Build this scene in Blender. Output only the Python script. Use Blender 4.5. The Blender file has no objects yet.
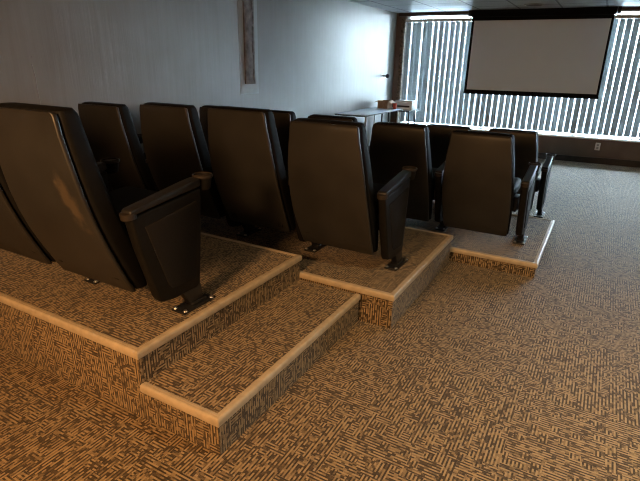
import bpy, bmesh, math, random
from mathutils import Vector, Matrix
random.seed(7)
sc = bpy.context.scene
col = sc.collection
PI = math.pi

# ------------------------------------------------------------------ layout (metres)
CAM_H = 1.5
XW = -3.6455           # left wall
XR = 3.2               # right wall
YB = -1.15             # back wall
CEIL = 2.395
FD, FA = 9.466, 0.0485 # front wall: distance at x = 0, turn
X3, X2, X1, XS = -1.5257, -0.8858, -0.2382, -1.0991
Y0, Y1, Y2, Y3 = 1.181, 2.4762, 3.76, 5.0662
H3, H2, H1, HS = 0.344, 0.222, 0.114, 0.1803

# ------------------------------------------------------------------ node helpers
def new_mat(name):
    m = bpy.data.materials.new(name); m.use_nodes = True
    nt = m.node_tree
    return m, nt, nt.nodes['Principled BSDF']
def N(nt, t, **kw):
    n = nt.nodes.new(t)
    for k, v in kw.items(): setattr(n, k, v)
    return n
def mth(nt, op, a, b=None, c=None):
    n = N(nt, 'ShaderNodeMath', operation=op)
    for i, v in enumerate((a, b, c)):
        if v is None: continue
        if isinstance(v, (int, float)): n.inputs[i].default_value = v
        else: nt.links.new(v, n.inputs[i])
    return n.outputs[0]
def ramp(nt, fac, stops):
    r = N(nt, 'ShaderNodeValToRGB')
    el = r.color_ramp.elements
    while len(el) < len(stops): el.new(0.5)
    for e, (p, c) in zip(el, stops):
        e.position = p; e.color = (*c, 1) if len(c) == 3 else c
    nt.links.new(fac, r.inputs[0])
    return r.outputs[0]
def noise(nt, vec, scale, detail=2, rough=.5):
    n = N(nt, 'ShaderNodeTexNoise')
    n.inputs['Scale'].default_value = scale; n.inputs['Detail'].default_value = detail
    n.inputs['Roughness'].default_value = rough
    if vec is not None: nt.links.new(vec, n.inputs['Vector'])
    return n.outputs['Fac']
def comb(nt, x, y, z):
    c = N(nt, 'ShaderNodeCombineXYZ')
    for i, v in enumerate((x, y, z)):
        if isinstance(v, (int, float)): c.inputs[i].default_value = v
        else: nt.links.new(v, c.inputs[i])
    return c.outputs[0]
def bump(nt, b, height, strength=.2, dist=.01):
    n = N(nt, 'ShaderNodeBump'); n.inputs['Strength'].default_value = strength
    n.inputs['Distance'].default_value = dist
    nt.links.new(height, n.inputs['Height']); nt.links.new(n.outputs[0], b.inputs['Normal'])
def simple(name, colr, rough=.5, metal=0., spec=.5, var=0., vscale=30, bmp=0., bscale=200):
    m, nt, b = new_mat(name)
    b.inputs['Roughness'].default_value = rough; b.inputs['Metallic'].default_value = metal
    b.inputs['Specular IOR Level'].default_value = spec
    tc = N(nt, 'ShaderNodeTexCoord')
    f = noise(nt, tc.outputs['Object'], vscale, 3)
    lo = tuple(c * (1 - var) for c in colr); hi = tuple(min(1, c * (1 + var)) for c in colr)
    nt.links.new(ramp(nt, f, [(.3, lo), (.7, hi)]), b.inputs['Base Color'])
    if bmp:
        bump(nt, b, noise(nt, tc.outputs['Object'], bscale, 2), bmp, .002)
    return m

# carpet: woven tan dashes on brown, laid as quarter-turned tiles
def carpet():
    m, nt, b = new_mat('woven_carpet')
    g = N(nt, 'ShaderNodeNewGeometry')
    sp = N(nt, 'ShaderNodeSeparateXYZ'); nt.links.new(g.outputs['Position'], sp.inputs[0])
    sn = N(nt, 'ShaderNodeSeparateXYZ'); nt.links.new(g.outputs['True Normal'], sn.inputs[0])
    x, y, z = sp.outputs; ax = mth(nt, 'GREATER_THAN', mth(nt, 'ABSOLUTE', sn.outputs[0]), .5)
    az = mth(nt, 'GREATER_THAN', mth(nt, 'ABSOLUTE', sn.outputs[2]), .5)
    def mix(f, a, c):  # f ? c : a
        return mth(nt, 'ADD', mth(nt, 'MULTIPLY', f, c), mth(nt, 'MULTIPLY', mth(nt, 'SUBTRACT', 1., f), a))
    u = mix(ax, x, y); v = mix(az, z, y)
    px = mth(nt, 'FLOOR', mth(nt, 'DIVIDE', mth(nt, 'ADD', x, .11 + 61 * .62), .61))
    py = mth(nt, 'FLOOR', mth(nt, 'DIVIDE', mth(nt, 'ADD', y, -1.65 + 61 * .61), .61))
    par = mth(nt, 'MODULO', mth(nt, 'ADD', px, py), 2.)
    par = mth(nt, 'MULTIPLY', par, az)
    a = mix(par, u, v); c = mix(par, v, u)       # quarter turn
    off = mth(nt, 'MULTIPLY', mth(nt, 'ADD', px, mth(nt, 'MULTIPLY', py, 3.7)), 5.3)
    def white(vec):
        w_ = N(nt, 'ShaderNodeTexWhiteNoise', noise_dimensions='3D'); nt.links.new(vec, w_.inputs['Vector']); return w_.outputs['Value']
    def dashes(p, q, seed):      # straight woven dashes running along q, each strip cut at its own places
        strip = mth(nt, 'FLOOR', mth(nt, 'MULTIPLY', p, 134.))
        shift = white(comb(nt, strip, seed, off))
        seg = mth(nt, 'FLOOR', mth(nt, 'ADD', mth(nt, 'MULTIPLY', q, 58.), mth(nt, 'MULTIPLY', shift, 9.)))
        r_ = white(comb(nt, strip, seg, mth(nt, 'ADD', off, seed)))
        par_ = mth(nt, 'MODULO', mth(nt, 'ADD', strip, 2000.), 2.)      # alternate strips lean light and dark
        return mth(nt, 'ADD', mth(nt, 'MULTIPLY', r_, .62), mth(nt, 'MULTIPLY', par_, .38))
    n1 = dashes(a, c, 1.3); n2 = dashes(c, a, 7.1)
    cell = white(comb(nt, mth(nt, 'FLOOR', mth(nt, 'MULTIPLY', a, 29.5)), mth(nt, 'FLOOR', mth(nt, 'MULTIPLY', c, 23.)), off))
    pat = mix(mth(nt, 'LESS_THAN', cell, .25), n1, n2)
    fine = noise(nt, g.outputs['Position'], 420., 1)
    pat = mth(nt, 'ADD', pat, mth(nt, 'MULTIPLY', mth(nt, 'SUBTRACT', fine, .5), .30))
    c_ = ramp(nt, pat, [(.25, (.045, .028, .013)), (.45, (.080, .051, .025)), (.56, (.265, .182, .093)), (.80, (.43, .305, .160))])
    big = noise(nt, g.outputs['Position'], 1.3, 3)
    mx = N(nt, 'ShaderNodeMix', data_type='RGBA', blend_type='MULTIPLY'); mx.inputs[0].default_value = 1.
    nt.links.new(c_, mx.inputs[6]); nt.links.new(ramp(nt, big, [(.3, (.86, .86, .86)), (.7, (1, 1, 1))]), mx.inputs[7])
    nt.links.new(mx.outputs[2], b.inputs['Base Color'])
    b.inputs['Roughness'].default_value = .75
    b.inputs['Specular IOR Level'].default_value = .35
    b.inputs['Sheen Weight'].default_value = .25; b.inputs['Sheen Roughness'].default_value = .4
    bump(nt, b, pat, .7, .006)
    return m
M = {}
M['carpet'] = carpet()

def wall_paint():
    m, nt, b = new_mat('glossy_wall_paint')
    tc = N(nt, 'ShaderNodeTexCoord')
    sp = N(nt, 'ShaderNodeSeparateXYZ'); nt.links.new(tc.outputs['Object'], sp.inputs[0])
    st = noise(nt, comb(nt, mth(nt, 'MULTIPLY', sp.outputs[0], 14.), mth(nt, 'MULTIPLY', sp.outputs[1], 14.), mth(nt, 'MULTIPLY', sp.outputs[2], .9)), 1., 4, .6)
    cl = noise(nt, tc.outputs['Object'], 3., 4)
    f = mth(nt, 'ADD', mth(nt, 'MULTIPLY', st, .5), mth(nt, 'MULTIPLY', cl, .5))
    nt.links.new(ramp(nt, f, [(.35, (.225, .212, .195)), (.65, (.265, .254, .238))]), b.inputs['Base Color'])
    nt.links.new(mth(nt, 'ADD', mth(nt, 'MULTIPLY', st, .34), .20), b.inputs['Roughness'])
    bump(nt, b, f, .35, .012)
    return m
M['wall'] = wall_paint()
M['dark_wall'] = simple('brown_lower_wall', (.17, .13, .105), .6, var=.15, vscale=4)
M['side_wall'] = simple('dull_wall_paint', (.40, .33, .26), .8, var=.1, vscale=3)
M['dark_wood'] = simple('dark_brown_board', (.045, .028, .02), .5, var=.3, vscale=9)
M['rubber'] = simple('dark_rubber', (.03, .026, .024), .55, var=.2)
M['bare_wood'] = simple('weathered_board', (.20, .18, .16), .65, var=.4, vscale=14, bmp=.3, bscale=60)
M['wall_patch'] = simple('pale_filler', (.36, .36, .35), .5, var=.06, vscale=12)
M['stone'] = simple('mottled_brown_jamb', (.16, .12, .085), .8, var=.55, vscale=26, bmp=.5, bscale=70)
M['white_paint'] = simple('white_paint', (.80, .80, .78), .4, var=.04)
M['rail'] = simple('grey_headrail', (.42, .43, .41), .5, var=.05)
M['black_metal'] = simple('black_metal', (.012, .012, .013), .4, var=.2)
M['black_plastic'] = simple('black_plastic', (.0075, .0072, .007), .5, spec=.18, var=.25, vscale=40, bmp=.12, bscale=500)
M['pad'] = simple('armrest_pad', (.012, .0115, .0115), .45, var=.2, bmp=.1, bscale=400)
M['inset'] = simple('dark_fabric_inset', (.009, .0078, .0075), .85, var=.3, vscale=120, spec=.3)
M['cushion'] = simple('black_vinyl_cushion', (.006, .0058, .006), .7, spec=.18, var=.2, vscale=20, bmp=.15, bscale=320)
M['matte_black'] = simple('matte_black_border', (.008, .008, .009), .9, spec=.1)
M['chrome'] = simple('steel_bolt', (.92, .92, .92), .3, 1.)
M['ring_lit_cap'] = simple('bronze_ring_lit_cap', (.032, .025, .02), .4, .2)  # cup rings, and arm end caps whose lit look is painted brown
M['nosing'] = simple('beige_vinyl_nosing', (.52, .42, .29), .38, var=.14, vscale=22, bmp=.08, bscale=120)
def screen_mat():
    m, nt, b = new_mat('matte_screen_fabric')
    out = nt.nodes['Material Output']
    d = N(nt, 'ShaderNodeBsdfDiffuse'); d.inputs[0].default_value = (.74, .73, .72, 1)
    t = N(nt, 'ShaderNodeBsdfTranslucent'); t.inputs[0].default_value = (.78, .76, .71, 1)
    mx = N(nt, 'ShaderNodeMixShader'); mx.inputs[0].default_value = .09
    nt.links.new(d.outputs[0], mx.inputs[1]); nt.links.new(t.outputs[0], mx.inputs[2]); nt.links.new(mx.outputs[0], out.inputs[0])
    return m
M['screen'] = screen_mat()
M['plate'] = simple('white_cover_plate', (.78, .77, .74), .4)
M['table_top'] = simple('glossy_table_top', (.62, .70, .80), .2, var=.08)
M['pale_metal'] = simple('pale_grey_metal', (.55, .57, .60), .35, .6)
M['white_plastic'] = simple('white_plastic', (.80, .82, .84), .4)
M['cardboard'] = simple('brown_cardboard', (.34, .22, .12), .8, var=.15)
M['red'] = simple('red_plastic', (.55, .08, .04), .4)
M['pavement'] = simple('outdoor_pavement', (.45, .46, .46), .9, var=.1, vscale=2)

def shell_mat(name, scuff):
    m, nt, b = new_mat(name)
    tc = N(nt, 'ShaderNodeTexCoord')
    cl = noise(nt, tc.outputs['Object'], 5., 4)
    c1 = ramp(nt, cl, [(.3, (.022, .0213, .0212)), (.7, (.031, .030, .0296))])
    rg = mth(nt, 'ADD', mth(nt, 'MULTIPLY', cl, .16), .34)
    if scuff:   # pale rubbed smear on the shell with its own outline
        sp = N(nt, 'ShaderNodeSeparateXYZ'); nt.links.new(tc.outputs['Object'], sp.inputs[0])
        nz = noise(nt, tc.outputs['Object'], 22., 5, .65)
        zz = mth(nt, 'DIVIDE', mth(nt, 'SUBTRACT', sp.outputs[2], .60), .17)
        xx = mth(nt, 'DIVIDE', mth(nt, 'SUBTRACT', sp.outputs[0], mth(nt, 'ADD', .17, mth(nt, 'MULTIPLY', zz, -.045))), .060)
        d = mth(nt, 'SQRT', mth(nt, 'ADD', mth(nt, 'MULTIPLY', zz, zz), mth(nt, 'MULTIPLY', xx, xx)))
        msk = mth(nt, 'SUBTRACT', mth(nt, 'ADD', nz, .42), d)
        msk = N(nt, 'ShaderNodeMapRange', interpolation_type='SMOOTHSTEP')
        nt.links.new(mth(nt, 'SUBTRACT', mth(nt, 'MULTIPLY', nz, 1.9), d), msk.inputs[0])
        msk.inputs[1].default_value = .05; msk.inputs[2].default_value = .75
        mx = N(nt, 'ShaderNodeMix', data_type='RGBA')
        nt.links.new(msk.outputs[0], mx.inputs[0]); nt.links.new(c1, mx.inputs[6]); mx.inputs[7].default_value = (.075, .058, .042, 1)
        c1 = mx.outputs[2]
    nt.links.new(c1, b.inputs['Base Color']); nt.links.new(rg, b.inputs['Roughness'])
    bump(nt, b, noise(nt, tc.outputs['Object'], 420., 2), .12, .001)
    return m
M['shell'] = shell_mat('charcoal_back_panel', False)
M['shell_scuffed'] = shell_mat('charcoal_back_panel_scuffed', True)

def ceiling_mat():
    m, nt, b = new_mat('ceiling_tiles')
    g = N(nt, 'ShaderNodeNewGeometry')
    sp = N(nt, 'ShaderNodeSeparateXYZ'); nt.links.new(g.outputs['Position'], sp.inputs[0])
    def line(v, ph, pitch, w):
        q = mth(nt, 'FRACT', mth(nt, 'DIVIDE', mth(nt, 'ADD', v, ph), pitch))
        return mth(nt, 'LESS_THAN', q, w)
    l = mth(nt, 'MAXIMUM', line(sp.outputs[0], .27 + 20 * .622, .622, .045), line(sp.outputs[1], -8.08 + 40 * .622, .622, .045))
    n_ = noise(nt, g.outputs['Position'], 40., 3)
    base = ramp(nt, n_, [(.3, (.38, .39, .395)), (.7, (.47, .48, .485))])
    mx = N(nt, 'ShaderNodeMix', data_type='RGBA')
    nt.links.new(l, mx.inputs[0]); nt.links.new(base, mx.inputs[6]); mx.inputs[7].default_value = (.10, .105, .11, 1)
    nt.links.new(mx.outputs[2], b.inputs['Base Color'])
    b.inputs['Roughness'].default_value = .45
    bump(nt, b, mth(nt, 'SUBTRACT', n_, mth(nt, 'MULTIPLY', l, 2.)), .25, .01)
    return m
M['ceiling'] = ceiling_mat()

def vane_mat():
    m, nt, b = new_mat('vane_fabric')
    out = nt.nodes['Material Output']
    g = N(nt, 'ShaderNodeTexCoord')
    f = noise(nt, g.outputs['Object'], 30., 2)
    c = ramp(nt, f, [(.3, (.26, .29, .30)), (.7, (.34, .37, .38))])
    d = N(nt, 'ShaderNodeBsdfDiffuse'); t = N(nt, 'ShaderNodeBsdfTranslucent')
    nt.links.new(c, d.inputs[0]); t.inputs[0].default_value = (.24, .265, .27, 1)
    mx = N(nt, 'ShaderNodeMixShader'); mx.inputs[0].default_value = VANE_T
    nt.links.new(d.outputs[0], mx.inputs[1]); nt.links.new(t.outputs[0], mx.inputs[2])
    nt.links.new(mx.outputs[0], out.inputs[0])
    return m
VANE_T = .27
VROT = 13
M['vane'] = vane_mat()
def glass_mat():
    m, nt, b = new_mat('window_glass')
    out = nt.nodes['Material Output']
    t = N(nt, 'ShaderNodeBsdfTransparent'); t.inputs[0].default_value = (.93, .97, .97, 1)
    gl = N(nt, 'ShaderNodeBsdfGlossy'); gl.inputs['Roughness'].default_value = .02
    fr = N(nt, 'ShaderNodeFresnel'); fr.inputs[0].default_value = 1.45
    mx = N(nt, 'ShaderNodeMixShader')
    nt.links.new(fr.outputs[0], mx.inputs[0]); nt.links.new(t.outputs[0], mx.inputs[1]); nt.links.new(gl.outputs[0], mx.inputs[2])
    nt.links.new(mx.outputs[0], out.inputs[0])
    return m
M['glass'] = glass_mat()
def lamp_mat():
    m, nt, b = new_mat('lit_warm_lens')
    b.inputs['Base Color'].default_value = (1, .8, .55, 1)
    b.inputs['Emission Color'].default_value = (1., .62, .28, 1); b.inputs['Emission Strength'].default_value = 6.
    return m
M['lens'] = lamp_mat()

# ------------------------------------------------------------------ mesh helpers
def finish(name, bm, mat, parent=None, smooth=35, loc=None):
    bmesh.ops.recalc_face_normals(bm, faces=bm.faces)
    me = bpy.data.meshes.new(name); bm.to_mesh(me); bm.free()
    me.materials.append(mat)
    if smooth is not None:
        me.shade_smooth()
        me.set_sharp_from_angle(angle=math.radians(smooth))
    o = bpy.data.objects.new(name, me); col.objects.link(o)
    if parent is not None: o.parent = parent
    if loc: o.location = loc
    return o
def box(bm, a, b, bev=0., seg=2, rot=None, piv=None):
    r = bmesh.ops.create_cube(bm, size=1.)
    vs = r['verts']
    for v in vs:
        v.co = Vector([(a[i] + b[i]) / 2 + v.co[i] * (b[i] - a[i]) for i in range(3)])
    if bev:
        es = list({e for v in vs for e in v.link_edges})
        bmesh.ops.bevel(bm, geom=es, offset=bev, segments=seg, affect='EDGES', profile=.5)
    return bm
def tube(bm, p, q, r, n=12, r2=None):
    p, q = Vector(p), Vector(q); d = q - p
    mt = Matrix.Translation((p + q) / 2) @ d.to_track_quat('Z', 'Y').to_matrix().to_4x4()
    bmesh.ops.create_cone(bm, cap_ends=True, segments=n, radius1=r, radius2=r if r2 is None else r2, depth=d.length, matrix=mt)
def rrect(w, d, r, n=5):
    pts = []
    r = min(r, w * .999, d * .999)
    for cx, cy, a0 in ((w - r, d - r, 0), (-w + r, d - r, PI / 2), (-w + r, -d + r, PI), (w - r, -d + r, 1.5 * PI)):
        for i in range(n + 1):
            a = a0 + i / n * PI / 2
            pts.append((cx + r * math.cos(a), cy + r * math.sin(a)))
    return pts
def loft(bm, secs, bulge=0.):
    """secs: (z, y, half width, half depth, corner radius); rounded loops skinned along z"""
    loops = []
    for z, y, w, d, r in secs:
        loops.append([bm.verts.new((px, y + py - bulge * (1 - (px / max(w, 1e-6)) ** 2), z)) for px, py in rrect(w, d, r)])
    for A, B in zip(loops, loops[1:]):
        n = len(A)
        for i in range(n): bm.faces.new((A[i], A[(i + 1) % n], B[(i + 1) % n], B[i]))
    bm.faces.new(loops[0]); bm.faces.new(list(reversed(loops[-1])))
def prism_x(bm, poly, x0, x1, bev=0., seg=3):
    A = [bm.verts.new((x0, y, z)) for y, z in poly]; B = [bm.verts.new((x1, y, z)) for y, z in poly]
    n = len(A); fs = [bm.faces.new(A), bm.faces.new(list(reversed(B)))]
    for i in range(n): fs.append(bm.faces.new((A[i], A[(i + 1) % n], B[(i + 1) % n], B[i])))
    bmesh.ops.recalc_face_normals(bm, faces=fs)
    if bev:
        es = list({e for f in fs for e in f.edges})
        bmesh.ops.bevel(bm, geom=es, offset=bev, segments=seg, affect='EDGES', profile=.5)
def lathe(bm, prof, n=24, c=(0, 0, 0)):
    rings = [[bm.verts.new((c[0] + r * math.cos(2 * PI * i / n), c[1] + r * math.sin(2 * PI * i / n), c[2] + z)) for i in range(n)] for r, z in prof]
    for A, B in zip(rings, rings[1:]):
        for i in range(n): bm.faces.new((A[i], A[(i + 1) % n], B[(i + 1) % n], B[i]))
    for R, rev in ((rings[0], False), (rings[-1], True)):
        if prof[0 if not rev else -1][0] > 1e-5: bm.faces.new(list(reversed(R)) if rev else R)
    bmesh.ops.remove_doubles(bm, verts=bm.verts, dist=1e-6)

def struct(o):
    o['kind'] = 'structure'; return o
def thing(name, label, cat, loc=(0, 0, 0), rz=0., group=None):
    o = bpy.data.objects.new(name, None); col.objects.link(o)
    o.location = loc; o.rotation_euler = (0, 0, rz); o.empty_display_size = .1
    o['label'] = label; o['category'] = cat
    if group: o['group'] = group
    return o
def tag(o, label, cat, group=None):
    o['label'] = label; o['category'] = cat
    if group: o['group'] = group
    return o

# ------------------------------------------------------------------ room shell
bm = bmesh.new(); box(bm, (XW - .1, YB - .1, -.1), (XR + .1, FD + .35, 0)); struct(finish('floor', bm, M['carpet'], smooth=None))
bm = bmesh.new(); box(bm, (XW - .1, YB - .1, CEIL), (XR + .1, FD + .35, CEIL + .1)); struct(finish('ceiling', bm, M['ceiling'], smooth=None))
bm = bmesh.new(); box(bm, (XW - .12, YB - .1, 0), (XW, FD + .3, CEIL)); struct(finish('wall_left', bm, M['wall'], smooth=None))
bm = bmesh.new(); box(bm, (XR, YB - .1, 0), (XR + .12, FD + .3, CEIL)); struct(finish('wall_right', bm, M['side_wall'], smooth=None))
bm = bmesh.new(); box(bm, (XW - .1, YB - .12, 0), (XR + .1, YB, CEIL)); struct(finish('wall_back', bm, M['side_wall'], smooth=None))

# front wall, in its own frame (u along the wall, v towards outdoors)
FR = Matrix.Translation((0, FD, 0)) @ Matrix.Rotation(FA, 4, 'Z')
def place_front(o): o.matrix_world = FR @ o.matrix_basis; return o
UL, UR = -3.66, 3.25
WL, WR, ZS, ZT = -3.46, 3.0, .42, 2.336
bm = bmesh.new()
box(bm, (UL, 0, 0), (UR, .16, ZS)); box(bm, (UL, 0, ZT), (UR, .16, CEIL)); box(bm, (UL, 0, ZS), (WL, .16, ZT)); box(bm, (WR, 0, ZS), (UR, .16, ZT))
struct(place_front(finish('wall_front', bm, M['dark_wall'], smooth=None)))
# window: frame with mullions, pane, sill
bm = bmesh.new()
for a, b in (((WL, .05, ZS), (WL + .05, .12, ZT)), ((WR - .05, .05, ZS), (WR, .12, ZT)), ((WL, .05, ZS), (WR, .12, ZS + .03)), ((WL, .05, ZT - .012), (WR, .12, ZT))): box(bm, a, b, .004)
for u in (-1.93, -.40, 1.13): box(bm, (u - .02, .06, ZS + .03), (u + .02, .11, ZT - .03), .004)
win = struct(place_front(finish('window_1', bm, M['white_paint'])))
bm = bmesh.new(); box(bm, (WL + .04, .082, ZS + .02), (WR - .04, .088, ZT - .02)); finish('pane', bm, M['glass'], win, None)
bm = bmesh.new(); box(bm, (WL, -.03, ZS - .025), (WR, .07, ZS + .004), .006); finish('sill', bm, M['white_paint'], win)
bm = bmesh.new(); box(bm, (UL + .06, -.055, 2.335), (UR - .1, -.002, CEIL - .002), .004); struct(place_front(finish('trim_1', bm, M['dark_wood'])))
bm = bmesh.new(); box(bm, (WL - .085, -.05, .1), (WL - .005, -.002, 2.30), .006); struct(place_front(finish('trim_2', bm, M['stone'])))
# rubber base strip along the front wall, a little peeled and wavy
bm = bmesh.new(); n = 60; rows = []
for i in range(n + 1):
    u = UL + .08 + (UR - UL - .2) * i / n
    w = .012 + .010 * max(0, math.sin(u * 3.1 + .4)) ** 2; h = .098 + .006 * math.sin(u * 4.3)
    rows.append([bm.verts.new(p) for p in ((u, -.002, .002), (u, -w - .012, .002), (u, -w, h), (u, -.002, h + .002))])
for A, B in zip(rows, rows[1:]):
    for i in range(4): bm.faces.new((A[i], A[(i + 1) % 4], B[(i + 1) % 4], B[i]))
bm.faces.new(rows[0]); bm.faces.new(list(reversed(rows[-1])))
struct(place_front(finish('baseboard_front', bm, M['rubber'])))
# left wall: chipped board set in a pale filler patch, scratch line, base strip
bm = bmesh.new(); box(bm, (XW + .001, 4.62, 1.15), (XW + .004, 4.96, CEIL - .003)); struct(finish('trim_3', bm, M['wall_patch'], smooth=None))
bm = bmesh.new(); box(bm, (XW + .004, 4.70, 1.262), (XW + .018, 4.885, CEIL - .003), .003)
for i in range(7):
    z = 1.3 + i * .15; box(bm, (XW + .016, 4.845 + .01 * math.sin(i * 2.1), z), (XW + .023, 4.875, z + .13), .004)
struct(finish('trim_4', bm, M['bare_wood']))
bm = bmesh.new(); pts = [(2.236, 1.455), (2.240, 1.43), (2.248, 1.36), (2.246, 1.28), (2.252, 1.17), (2.254, 1.12)]
for (ya, za), (yb, zb) in zip(pts, pts[1:]): tube(bm, (XW + .001, ya, za), (XW + .001, yb, zb), .0028, 6)
tube(bm, (XW + .001, 2.243, 1.50), (XW + .001, 2.246, 1.508), .0025, 6)
struct(finish('trim_5', bm, M['wall_patch']))
bm = bmesh.new(); box(bm, (XW + .001, Y3 + .03, .001), (XW + .014, FD - .25, .1), .003); struct(finish('baseboard_left', bm, M['rubber']))

# outdoors: pavement below the window, seen between the vanes
bm = bmesh.new(); box(bm, (-30, FD + .9, -.4), (30, FD + 40, -.3)); struct(finish('floor_outdoors', bm, M['pavement'], smooth=None))

# ------------------------------------------------------------------ vertical blind
vb = thing('vertical_blind', 'grey-blue vertical blind with bright daylight between its vanes, across the front window', 'blind')
place_front(vb)
bm = bmesh.new(); box(bm, (WL + .005, -.085, 2.232), (WR, -.035, 2.285), .006); finish('headrail', bm, M['rail'], vb)
def vane_mesh(h):
    bm = bmesh.new(); n = 8; hw = .0458; L = []
    for k, z in enumerate((0, -h)):
        L.append([(hw * (2 * i / n - 1), .006 * (1 - (2 * i / n - 1) ** 2), z) for i in range(n + 1)])
    fr = [[bm.verts.new(p) for p in row] for row in L]; bk = [[bm.verts.new((p[0], p[1] - .0012, p[2])) for p in row] for row in L]
    for i in range(n):
        bm.faces.new((fr[0][i], fr[0][i + 1], fr[1][i + 1], fr[1][i])); bm.faces.new((bk[0][i + 1], bk[0][i], bk[1][i], bk[1][i + 1]))
        for k in (0, 1): bm.faces.new((fr[k][i], fr[k][i + 1], bk[k][i + 1], bk[k][i]))
    for i in (0, n): bm.faces.new((fr[0][i], fr[1][i], bk[1][i], bk[0][i]))
    return bm
proto = finish('vane', vane_mesh(2.20 - .475), M['vane'], vb)
us = []; u = WL + .075
while u < WR - .04: us.append(u); u += .1005 + random.uniform(-.007, .007)
for i, u in enumerate(us):
    o = proto if i == 0 else proto.copy()
    if i: col.objects.link(o); o.parent = vb
    o.location = (u, -.06 + .004 * (i % 2), 2.231); o.rotation_euler = (0, 0, math.radians(VROT + random.uniform(-9, 9)))
    o.scale.z = 1.0177
# ------------------------------------------------------------------ projector screen
ps = thing('projector_screen', 'pull-down projector screen with black border hanging in front of the blind', 'projector screen')
place_front(ps)
V = -.15
bm = bmesh.new(); box(bm, (-2.285, V - .055, 2.285), (-.125, V + .05, 2.392), .012); finish('case', bm, M['matte_black'], ps)
for u in (-2.33, -.12):
    bm = bmesh.new(); box(bm, (u, V - .03, 2.30), (u + .05, V + .03, 2.393), .006); finish('end_cap', bm, M['black_plastic'], ps)
SL, SR, ST, SB = -2.222, -.178, 2.231, 1.118
OL, OR, OT, OB = -2.262, -.146, 2.29, 1.075
bm = bmesh.new()
for a, b in (((OL, V - .001, OB), (SL, V + .001, OT)), ((SR, V - .001, OB), (OR, V + .001, OT)), ((SL, V - .001, ST), (SR, V + .001, OT)), ((SL, V - .001, OB), (SR, V + .001, SB))): box(bm, a, b)
finish('border', bm, M['matte_black'], ps, None)
bm = bmesh.new(); box(bm, (SL, V - .001, SB), (SR, V + .001, ST)); finish('screen_fabric', bm, M['screen'], ps, None)
bm = bmesh.new(); box(bm, (OL - .01, V - .016, OB - .03), (OR + .01, V + .012, OB + .004), .008); finish('weight_bar', bm, M['matte_black'], ps)

# ------------------------------------------------------------------ outlet, knob, ceiling fittings
ot = thing('wall_outlet', 'white electrical outlet low on the dark wall under the window', 'outlet'); ot.matrix_world = FR @ Matrix.Translation((0, 0, .283))
bm = bmesh.new(); box(bm, (-.038, -.008, -.062), (.038, -.001, .062), .003); finish('cover_plate', bm, M['plate'], ot)
for z in (.024, -.024):
    bm = bmesh.new(); box(bm, (-.017, -.0105, z - .016), (.017, -.007, z + .016), .004); s = finish('socket', bm, M['rail'], ot)
    bm = bmesh.new()
    for u in (-.006, .006): box(bm, (u - .0012, -.0112, z - .006), (u + .0012, -.010, z + .006))
    finish('slot', bm, M['rubber'], s, None)
kn = thing('wall_hook', 'small dark round hook on a short stalk on the white left wall', 'hook', (XW, 8.72, 1.31))
bm = bmesh.new(); tube(bm, (0.001, 0, 0), (.012, 0, 0), .028, 20); finish('rose', bm, M['pale_metal'], kn)
bm = bmesh.new(); tube(bm, (.01, 0, 0), (.09, 0, 0), .012, 12); finish('stalk', bm, M['black_metal'], kn)
bm = bmesh.new(); bmesh.ops.create_uvsphere(bm, u_segments=20, v_segments=12, radius=.038, matrix=Matrix.Translation((.115, 0, 0)) @ Matrix.Diagonal((.9, 1, 1, 1))); finish('hook_knob', bm, M['black_metal'], kn)

cs = thing('ceiling_speaker', 'round dark ceiling speaker above the projector screen', 'speaker', (-1.22, 8.66, CEIL))
bm = bmesh.new(); lathe(bm, [(.0, -.012), (.11, -.010), (.12, -.006), (.12, -.001)], 28); finish('grille', bm, M['rubber'], cs)
bm = bmesh.new(); lathe(bm, [(.12, -.001), (.122, -.012), (.145, -.010), (.152, -.001)], 28); finish('trim_ring', bm, M['rail'], cs)

# ------------------------------------------------------------------ carpeted tiers with beige nosings
PROF = [(-.022, .0005), (-.022, .0030), (-.019, .0040), (-.011, .0044), (-.0098, .0022), (-.0082, .0022), (-.007, .0046), (-.001, .0050),
        (.005, .0040), (.0095, -.0005), (.0110, -.007), (.0108, -.026), (.009, -.031), (.005, -.034), (.0005, -.034), (.0005, .0005)]
def sweep(p, q, mp, mq, z):
    """nosing along p>q; outward is to the right of travel; mp/mq = slant of each end along travel per unit outward"""
    p, q = Vector((*p, 0)), Vector((*q, 0)); t = (q - p).normalized(); o = Vector((t.y, -t.x, 0))
    bm = bmesh.new()
    A = [bm.verts.new(p + o * a + t * (-a * mp) + Vector((0, 0, z + b))) for a, b in PROF]
    B = [bm.verts.new(q + o * a + t * (a * mq) + Vector((0, 0, z + b))) for a, b in PROF]
    n = len(A)
    for i in range(n): bm.faces.new((A[i], A[(i + 1) % n], B[(i + 1) % n], B[i]))
    bm.faces.new(A); bm.faces.new(list(reversed(B)))
    return bm
def tier(name, label, cat, xa, xb, ya, yb, h, far=True, left_end=0):
    t = thing(name, label, cat, (xa, ya, 0))
    off = Vector((-xa, -ya))
    L = lambda x, y: (x - xa, y - ya)
    bm = bmesh.new(); box(bm, (0, .0005, .0005), (xb - xa, yb - ya - .0005, h)); finish('carpeted_deck', bm, M['carpet'], t, None)
    finish('nosing', sweep(L(xa, ya), L(xb, ya), 0, 1, h), M['nosing'], t, 50)
    finish('nosing', sweep(L(xb, ya), L(xb, yb), 1, 1 if far else 0, h), M['nosing'], t, 50)
    if far: finish('nosing', sweep(L(xb, yb), L(xa, yb), 1, 0, h), M['nosing'], t, 50)
    return t
XA = XW + .002
G = 'carpeted seating tiers'
tier('seating_tier', 'highest carpeted seating tier with beige nosing, nearest the camera', 'platform', XA, X3, Y0, Y1, H3)
tier('seating_tier', 'middle carpeted seating tier, behind the highest tier and the side step', 'platform', XA, X2, Y1 + .012, Y2, H2)
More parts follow.
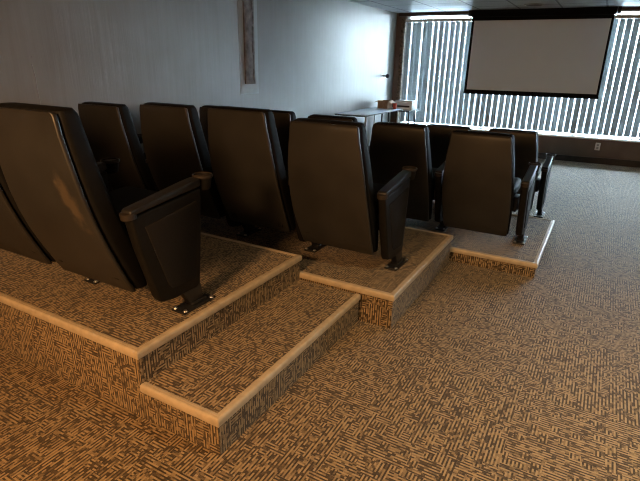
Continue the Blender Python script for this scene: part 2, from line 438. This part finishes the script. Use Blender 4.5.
tier('seating_tier', 'lowest carpeted seating tier, a thin slab nearest the window', 'platform', XA, X1, Y2 + .012, Y3, H1)
tier('side_step', 'carpeted side step with beige nosing against the highest seating tier', 'step', X3 + .001, XS, Y0, Y1 - .0005, HS, far=False)

# ------------------------------------------------------------------ theater seats
SP = .622
BACK = [(.150, -.290, .262), (.22, -.327, .266), (.30, -.365, .270), (.40, -.408, .273), (.50, -.443, .271), (.60, -.470, .266), (.70, -.490, .258),
        (.80, -.504, .246), (.88, -.512, .233), (.92, -.515, .230), (.945, -.5155, .2255), (.956, -.515, .221)]
PIV = (-.20, .36)
def seat_parts(right, left):
    """Mesh parts of one seat, local: origin under the seat centre on the foot line, +y towards the screen."""
    P = {}
    # back panel (outer shell) : thin curved moulding with a rounded rim
    bm = bmesh.new(); S = []
    for i, (z, y, w) in enumerate(BACK):
        S.append((z, y + .012, w - .006, .0115, .009))
    z, y, w = BACK[0]; S.insert(0, (z - .004, y + .013, w - .012, .007, .006))
    S.append((.962, -.512, .206, .007, .006))
    loft(bm, S, .006); P['back_shell'] = bm
    # piping between shell and cushion
    # back cushion
    bm = bmesh.new(); S = []
    dep = [.036, .048, .056, .059, .058, .056, .054, .052, .050, .048, .045, .041]
    for (z, y, w), d in zip(BACK, dep):
        S.append((z + .006 + .002 * max(0, (z - .7) / .25), y + .024 + d, w - .003, d, min(.030, d * .8)))
    z, y, w = BACK[0]; S.insert(0, (z - .002, y + .055, w - .02, .018, .01))
    S.append((.972, -.440, .200, .030, .02))
    loft(bm, S); P['back_cushion'] = bm
    # seat cushion with a waterfall front
    bm = bmesh.new(); box(bm, (-.255, -.30, .375), (.255, .165, .475), .035, 4)
    for v in bm.verts: v.co.z += .03 * (v.co.y + .30) / .46
    P['seat_cushion'] = bm
    bm = bmesh.new(); box(bm, (-.235, -.26, .335), (.235, .12, .385), .02, 3)
    for v in bm.verts: v.co.z += .025 * (v.co.y + .30) / .46
    P['seat_pan'] = bm
    bm = bmesh.new(); tube(bm, (-.270, -.13, .315), (.290, -.13, .315), .022, 14); box(bm, (-.03, -.30, .27), (.03, -.11, .335), .008); 
    for sx in (-.2, .2): box(bm, (sx - .02, -.33, .22), (sx + .02, -.12, .325), .006)
    box(bm, (.250, -.24, .30), (.290, -.10, .42), .006)  # side bracket added to block light between back and panel
    P['cross_bar'] = bm
    return P
def standard_parts():
    """One armrest standard, local: x = 0 in the middle of the panel, foot line at y = 0."""
    P = {}
    poly = [(-.352, .548), (-.352, .520), (-.328, .405), (-.252, .140), (-.235, .112), (-.16, .098), (-.005, .098), (.018, .112), (.045, .34), (.062, .54), (.062, .592)]
    bm = bmesh.new(); prism_x(bm, poly, -.026, .026, .012, 3); P['side_panel'] = bm
    ins = [(-.290, .492), (-.190, .185), (-.165, .158), (-.03, .150), (-.012, .165), (.030, .515), (.022, .538)]
    bm = bmesh.new(); prism_x(bm, ins, .018, .031, .006, 2); P['panel_inset'] = bm
    bm = bmesh.new()
    pad = [(-.355, .552), (-.358, .572), (-.348, .580), (-.02, .632), (.050, .640), (.058, .632), (.058, .600)]
    prism_x(bm, pad, -.030, .030, .008, 3); P['arm_pad'] = bm
    bm = bmesh.new(); tube(bm, (0, -.344, .540), (0, -.347, .566), .033, 20); P['end_cap'] = bm
    bm = bmesh.new(); lathe(bm, [(.0, .572), (.030, .573), (.036, .580), (.044, .634), (.046, .642), (.043, .645), (.040, .641), (.034, .586), (.0, .583)], 26, (0, .104, 0)); P['cup_holder'] = bm
    bm = bmesh.new(); lathe(bm, [(.0455, .630), (.049, .634), (.049, .644), (.0455, .648), (.041, .645), (.041, .640)], 26, (0, .104, 0)); P['cup_ring'] = bm
    bm = bmesh.new(); prism_x(bm, [(-.115, .125), (-.045, .012), (.045, .012), (.02, .125)], -.020, .020, .006, 2); P['leg'] = bm
    bm = bmesh.new(); box(bm, (-.044, -.125, .0005), (.044, .095, .013), .003); box(bm, (-.028, -.05, .012), (.028, .05, .03), .004); P['foot_plate'] = bm
    for i, (bx, by) in enumerate(((-.033, -.108), (.033, -.108), (-.033, .078), (.033, .078))):
        bm = bmesh.new(); lathe(bm, [(.0, .022), (.006, .021), (.0095, .018), (.0095, .0135), (.013, .0135), (.013, .012)], 12, (bx, by, 0)); P['bolt%d' % i] = bm
    return P
MATS = dict(back_shell='shell', back_cushion='cushion', seat_cushion='cushion', seat_pan='black_plastic', cross_bar='black_metal', side_panel='black_plastic', panel_inset='inset',
            arm_pad='pad', end_cap='ring_lit_cap', cup_holder='black_plastic', cup_ring='ring_lit_cap', leg='black_metal', foot_plate='black_metal', bolt='chrome')
def build_standard(t, x):
    O = {}
    for k, bm in standard_parts().items():
        nm = 'bolt' if k.startswith('bolt') else k
        par = {'panel_inset': 'side_panel', 'end_cap': 'arm_pad', 'cup_ring': 'cup_holder', 'foot_plate': 'leg', 'bolt': 'leg'}.get(nm)
        O[k] = finish(nm, bm, M[MATS[nm]], O[par] if par else t, 40)
        if not par: O[k].location = (x, 0, 0)
def build_seat(name):
    t = thing(name, '', 'seat')
    for k, bm in seat_parts(True, False).items():
        par = t
        o = finish(k, bm, M[MATS[k]], par, 45)
        if k in ('back_shell', 'back_cushion'): o.location = (0, 0, 0)
    build_standard(t, SP / 2 + .008)
    return t
def copy_tree(o, parent=None):
    c = o.copy(); col.objects.link(c)
    if parent is not None: c.parent = parent
    for ch in list(o.children): copy_tree(ch, c)
    return c
seat0 = build_seat('theater_seat')
lone = thing('theater_seat', '', 'seat')   # template carrying a second standard for the wall ends
build_standard(lone, -SP / 2)
ROWS = {   # foot line of the aisle-end standard, tier height
    'A': (-1.634, 1.641, H3 + .0005), 'C': (-1.053, 2.964, H2 + .0005), 'D': (-.432, 4.28, H1 + .0005), 'O': (-.42, 5.62, .0005)}
SEATS = [  # row, index from the aisle, dx of the back, dz of the back, back tilt, label
    ('A', 0, -.035, .005, 0, 'nearest theater seat, end of the top tier, with a scuff on its brown back'),
    ('A', 1, -.035, .005, 0, 'theater seat on the top tier cut off by the left edge of the photo'),
    ('C', 0, 0, 0, 0, 'theater seat at the aisle end of the middle tier, its armrest in view'),
    ('C', 1, 0, .035, 0, 'second theater seat from the aisle on the middle tier'),
    ('C', 2, 0, .025, 0, 'third theater seat from the aisle on the middle tier, dark against the wall'),
    ('C', 3, -.05, -.005, 0, 'theater seat nearest the left wall on the middle tier'),
    ('D', 0, -.02, -.045, 0, 'theater seat at the aisle end of the lowest tier'),
    ('D', 1, -.045, -.03, 0, 'second theater seat from the aisle on the lowest tier'),
    ('D', 2, -.045, -.01, 0, 'third theater seat from the aisle on the lowest tier, only its top showing'),
    ('D', 3, -.045, .0, 0, 'fourth theater seat from the aisle on the lowest tier, only its top edge showing'),
    ('D', 4, -.045, .0, 0, 'theater seat nearest the left wall on the lowest tier, almost hidden'),
    ('O', 0, -.01, -.045, 0, 'aisle-end theater seat of the front row, standing on the floor'),
    ('O', 1, -.03, -.05, 0, 'second theater seat from the aisle in the front row on the floor'),
]
first = True
for row, k, dx, dz, tilt, label in SEATS:
    fx, fy, fz = ROWS[row]
    t = seat0 if first else copy_tree(seat0)
    first = False
    t.location = (fx - (k + .5) * SP + dx, fy, fz); t['label'] = label
    t['group'] = {'A': 'theater seats on the top tier', 'C': 'theater seats on the middle tier', 'D': 'theater seats on the lowest tier', 'O': 'front row theater seats on the floor'}[row]
    for ch in t.children:
        b = ch.name.split('.')[0]
        if b in ('back_shell', 'back_cushion'):
            ch.location = (0, 0, dz)
        elif b in ('side_panel', 'arm_pad', 'cup_holder', 'leg'):
            ch.location.x = SP / 2 + .008 - (dx if k == 0 else 0)
    if (row, k) == ('C', 3):   # wall end: a second standard on its left
        for ch in lone.children: 
            c = copy_tree(ch, t)
for o in [lone] + [d for ch in lone.children for d in (ch, *ch.children)]: bpy.data.objects.remove(o)
# the scuffed back has a panel of its own
sh = [c for c in seat0.children if c.name.split('.')[0] == 'back_shell'][0]
sh.data = sh.data.copy(); sh.data.materials[0] = M['shell_scuffed']
sh['label'] = 'brown back panel with a pale scuff'

# ------------------------------------------------------------------ tables and the pile by the window
def table(name, label, x0, x1, y0, y1, h, tm, splay=.0, leg='pale_metal'):
    t = thing(name, label, 'table', ((x0 + x1) / 2, (y0 + y1) / 2, 0))
    w, l = (x1 - x0) / 2, (y1 - y0) / 2
    bm = bmesh.new(); box(bm, (-w, -l, h - .022), (w, l, h), .006); top = finish('table_top', bm, M[tm], t)
    bm = bmesh.new()
    for a, b in (((-w, -l, h - .026), (w, -l + .012, h - .004)), ((-w, l - .012, h - .026), (w, l, h - .004)), ((w - .01, -l, h - .026), (w + .001, l, h - .004)), ((-w - .001, -l, h - .026), (-w + .01, l, h - .004))): box(bm, a, b, .002)
    finish('edge_band', bm, M['rubber'], top)
    for sy in (-1, 1):
        for sx in (-1, 1):
            bm = bmesh.new(); tube(bm, (sx * (w - .035), sy * (l - .12), h - .022), (sx * (w - .035), sy * (l - .12 + splay), .012), .014, 12)
            lg = finish('leg', bm, M[leg], t)
            bm = bmesh.new(); tube(bm, (sx * (w - .035), sy * (l - .12 + splay), .03), (sx * (w - .035), sy * (l - .12 + splay), .001), .018, 12); finish('foot_cap', bm, M['rubber'], lg)
        bm = bmesh.new(); tube(bm, (-w + .035, sy * (l - .12), .22), (w - .035, sy * (l - .12), .22), .010, 10); finish('cross_bar', bm, M[leg], t)
    return t
table('folding_table', 'long narrow folding table with a shiny bluish top along the left wall', XW + .02, -3.12, 6.90, 8.50, .78, 'table_top')
table('side_table', 'small table with dark splayed legs in the corner by the window blind', XW + .04, -3.02, 8.56, 9.10, .74, 'table_top', .06, 'black_metal')
t = thing('printer', 'white office machine with a dark paper slot on the corner table', 'printer', (-3.19, 8.84, .741))
bm = bmesh.new(); box(bm, (-.17, -.15, 0), (.17, .15, .14), .014, 3); finish('body', bm, M['white_plastic'], t)
bm = bmesh.new(); box(bm, (-.13, -.153, .045), (.13, -.14, .075), .004); finish('paper_slot', bm, M['rubber'], t)
bm = bmesh.new(); box(bm, (-.165, -.12, .14), (.165, .14, .156), .006); finish('lid', bm, M['pale_metal'], t)
bm = bmesh.new(); box(bm, (-.12, -.23, .018), (.12, -.14, .026), .003); finish('output_tray', bm, M['white_plastic'], t)
t = thing('cardboard_box', 'open brown cardboard box on the far end of the folding table', 'box', (-3.40, 8.36, .7805))
bm = bmesh.new(); r = [(-.09, -.11), (.09, -.11), (.09, .11), (-.09, .11)]
for (a, b), (c, d) in zip(r, r[1:] + r[:1]): box(bm, (min(a, c) - .002, min(b, d) - .002, 0), (max(a, c) + .002, max(b, d) + .002, .13))
box(bm, (-.09, -.11, 0), (.09, .11, .004)); finish('carton', bm, M['cardboard'], t, None)
for s in (-1, 1):
    bm = bmesh.new(); box(bm, (0, -.11, -.002), (s * .07, .11, .002)); f = finish('flap', bm, M['cardboard'], t, None, (s * .092, 0, .13)); f.rotation_euler = (0, s * .5, 0)
t = thing('paper_cup', 'small red cup beside the cardboard box', 'cup', (-3.19, 8.30, .7805))
bm = bmesh.new(); lathe(bm, [(0, 0), (.028, 0), (.038, .10), (.034, .10), (.026, .006), (0, .006)], 20); finish('cup_body', bm, M['red'], t)
bm = bmesh.new(); lathe(bm, [(.036, .098), (.041, .099), (.041, .104), (.036, .104)], 20); finish('rim', bm, M['white_plastic'], t)

# ------------------------------------------------------------------ warm lamps out of view: downlight added as fill, back wall spotlight
def spot(parent, power, colr, size, blend, loc, aim, soft):
    l = bpy.data.lights.new('warm_spot', 'SPOT'); l.energy = power; l.color = colr
    l.spot_size = math.radians(size); l.spot_blend = blend; l.shadow_soft_size = soft
    o = bpy.data.objects.new('warm_spot', l); col.objects.link(o); o.parent = parent; o.location = loc
    o.rotation_euler = Vector(aim).to_track_quat('-Z', 'Y').to_euler()
d = thing('added_downlight', 'added warm ceiling downlight out of view above the open floor', 'light', (1.25, 1.9, CEIL))  # added to warm the right floor and the riser sides
bm = bmesh.new(); lathe(bm, [(.075, -.001), (.078, -.010), (.095, -.008), (.10, -.001)], 28); finish('trim_ring', bm, M['white_paint'], d)
bm = bmesh.new(); lathe(bm, [(0, -.004), (.076, -.004), (.076, -.001), (0, -.001)], 28); finish('lens', bm, M['lens'], d)
spot(d, 150, (1., .78, .48), 140, .8, (0, 0, -.02), (0, 0, -1), .07)
d = thing('wall_spotlight', 'warm spotlight on the back wall aimed over the seats', 'light', (-1.08, YB, 1.90))
bm = bmesh.new(); tube(bm, (0, .001, 0), (0, .02, 0), .05, 24); finish('wall_plate', bm, M['black_metal'], d)
bm = bmesh.new(); tube(bm, (0, .02, 0), (0, .09, 0), .01, 12); finish('arm', bm, M['black_metal'], d)
AIM = Vector((-.16, 1., -.80)).normalized()
bm = bmesh.new(); c0 = Vector((0, .09, 0)); tube(bm, c0 - AIM * .04, c0 + AIM * .08, .045, 24, .055); h = finish('lamp_head', bm, M['black_metal'], d)
bm = bmesh.new(); tube(bm, c0 + AIM * .0795, c0 + AIM * .083, .048, 24); finish('lens', bm, M['lens'], h)
spot(d, 180, (1., .52, .20), 128, .9, c0 + AIM * .11, AIM, .28)

# ------------------------------------------------------------------ daylight
w = bpy.data.worlds.new('daylight'); sc.world = w; w.use_nodes = True
nt = w.node_tree; bg = nt.nodes['Background']
tc = N(nt, 'ShaderNodeTexCoord'); sp = N(nt, 'ShaderNodeSeparateXYZ'); nt.links.new(tc.outputs['Generated'], sp.inputs[0])
f = mth(nt, 'ADD', mth(nt, 'MULTIPLY', sp.outputs[2], .5), .5)
nt.links.new(ramp(nt, f, [(.40, (.52, .63, .72)), (.50, (.76, .89, 1.)), (.60, (.74, .87, 1.)), (1., (.60, .77, 1.))]), bg.inputs[0])
bg.inputs[1].default_value = 46.
pl = bpy.data.lights.new('window_portal', 'AREA'); pl.shape = 'RECTANGLE'; pl.size = WR - WL; pl.size_y = ZT - ZS
pl.cycles.is_portal = True
po = bpy.data.objects.new('window_portal', pl); col.objects.link(po)
po.matrix_world = FR @ Matrix.Translation(((WL + WR) / 2, .14, (ZS + ZT) / 2)) @ Matrix.Rotation(-PI / 2, 4, 'X')

# ------------------------------------------------------------------ camera
cd = bpy.data.cameras.new('camera'); cam = bpy.data.objects.new('camera', cd); col.objects.link(cam)
r = Vector((0.870086, 0.492535, 0.018982)); u = Vector((-0.182903, 0.286867, 0.940348)); fw = Vector((-0.457709, 0.821655, -0.339685))
mt = Matrix((r, u, -fw)).transposed().to_4x4(); mt.translation = (0, 0, CAM_H)
cam.matrix_world = mt
cd.sensor_fit = 'HORIZONTAL'; cd.sensor_width = 36; cd.lens = 490.149 * 36 / 640; cd.clip_start = .02
sc.camera = cam
vs = sc.view_settings
sc.display_settings.display_device = 'sRGB'
vs.view_transform = 'Standard'; vs.look = 'None'; vs.gamma = 1.; vs.use_curve_mapping = False; vs.exposure = .95
sc.cycles.use_denoising = True
sc.cycles.pixel_filter_type = 'BLACKMAN_HARRIS'; sc.cycles.filter_width = 1.1
sc.cycles.max_bounces = 10; sc.cycles.diffuse_bounces = 5; sc.cycles.transparent_max_bounces = 12
sc.cycles.caustics_reflective = False; sc.cycles.caustics_refractive = False
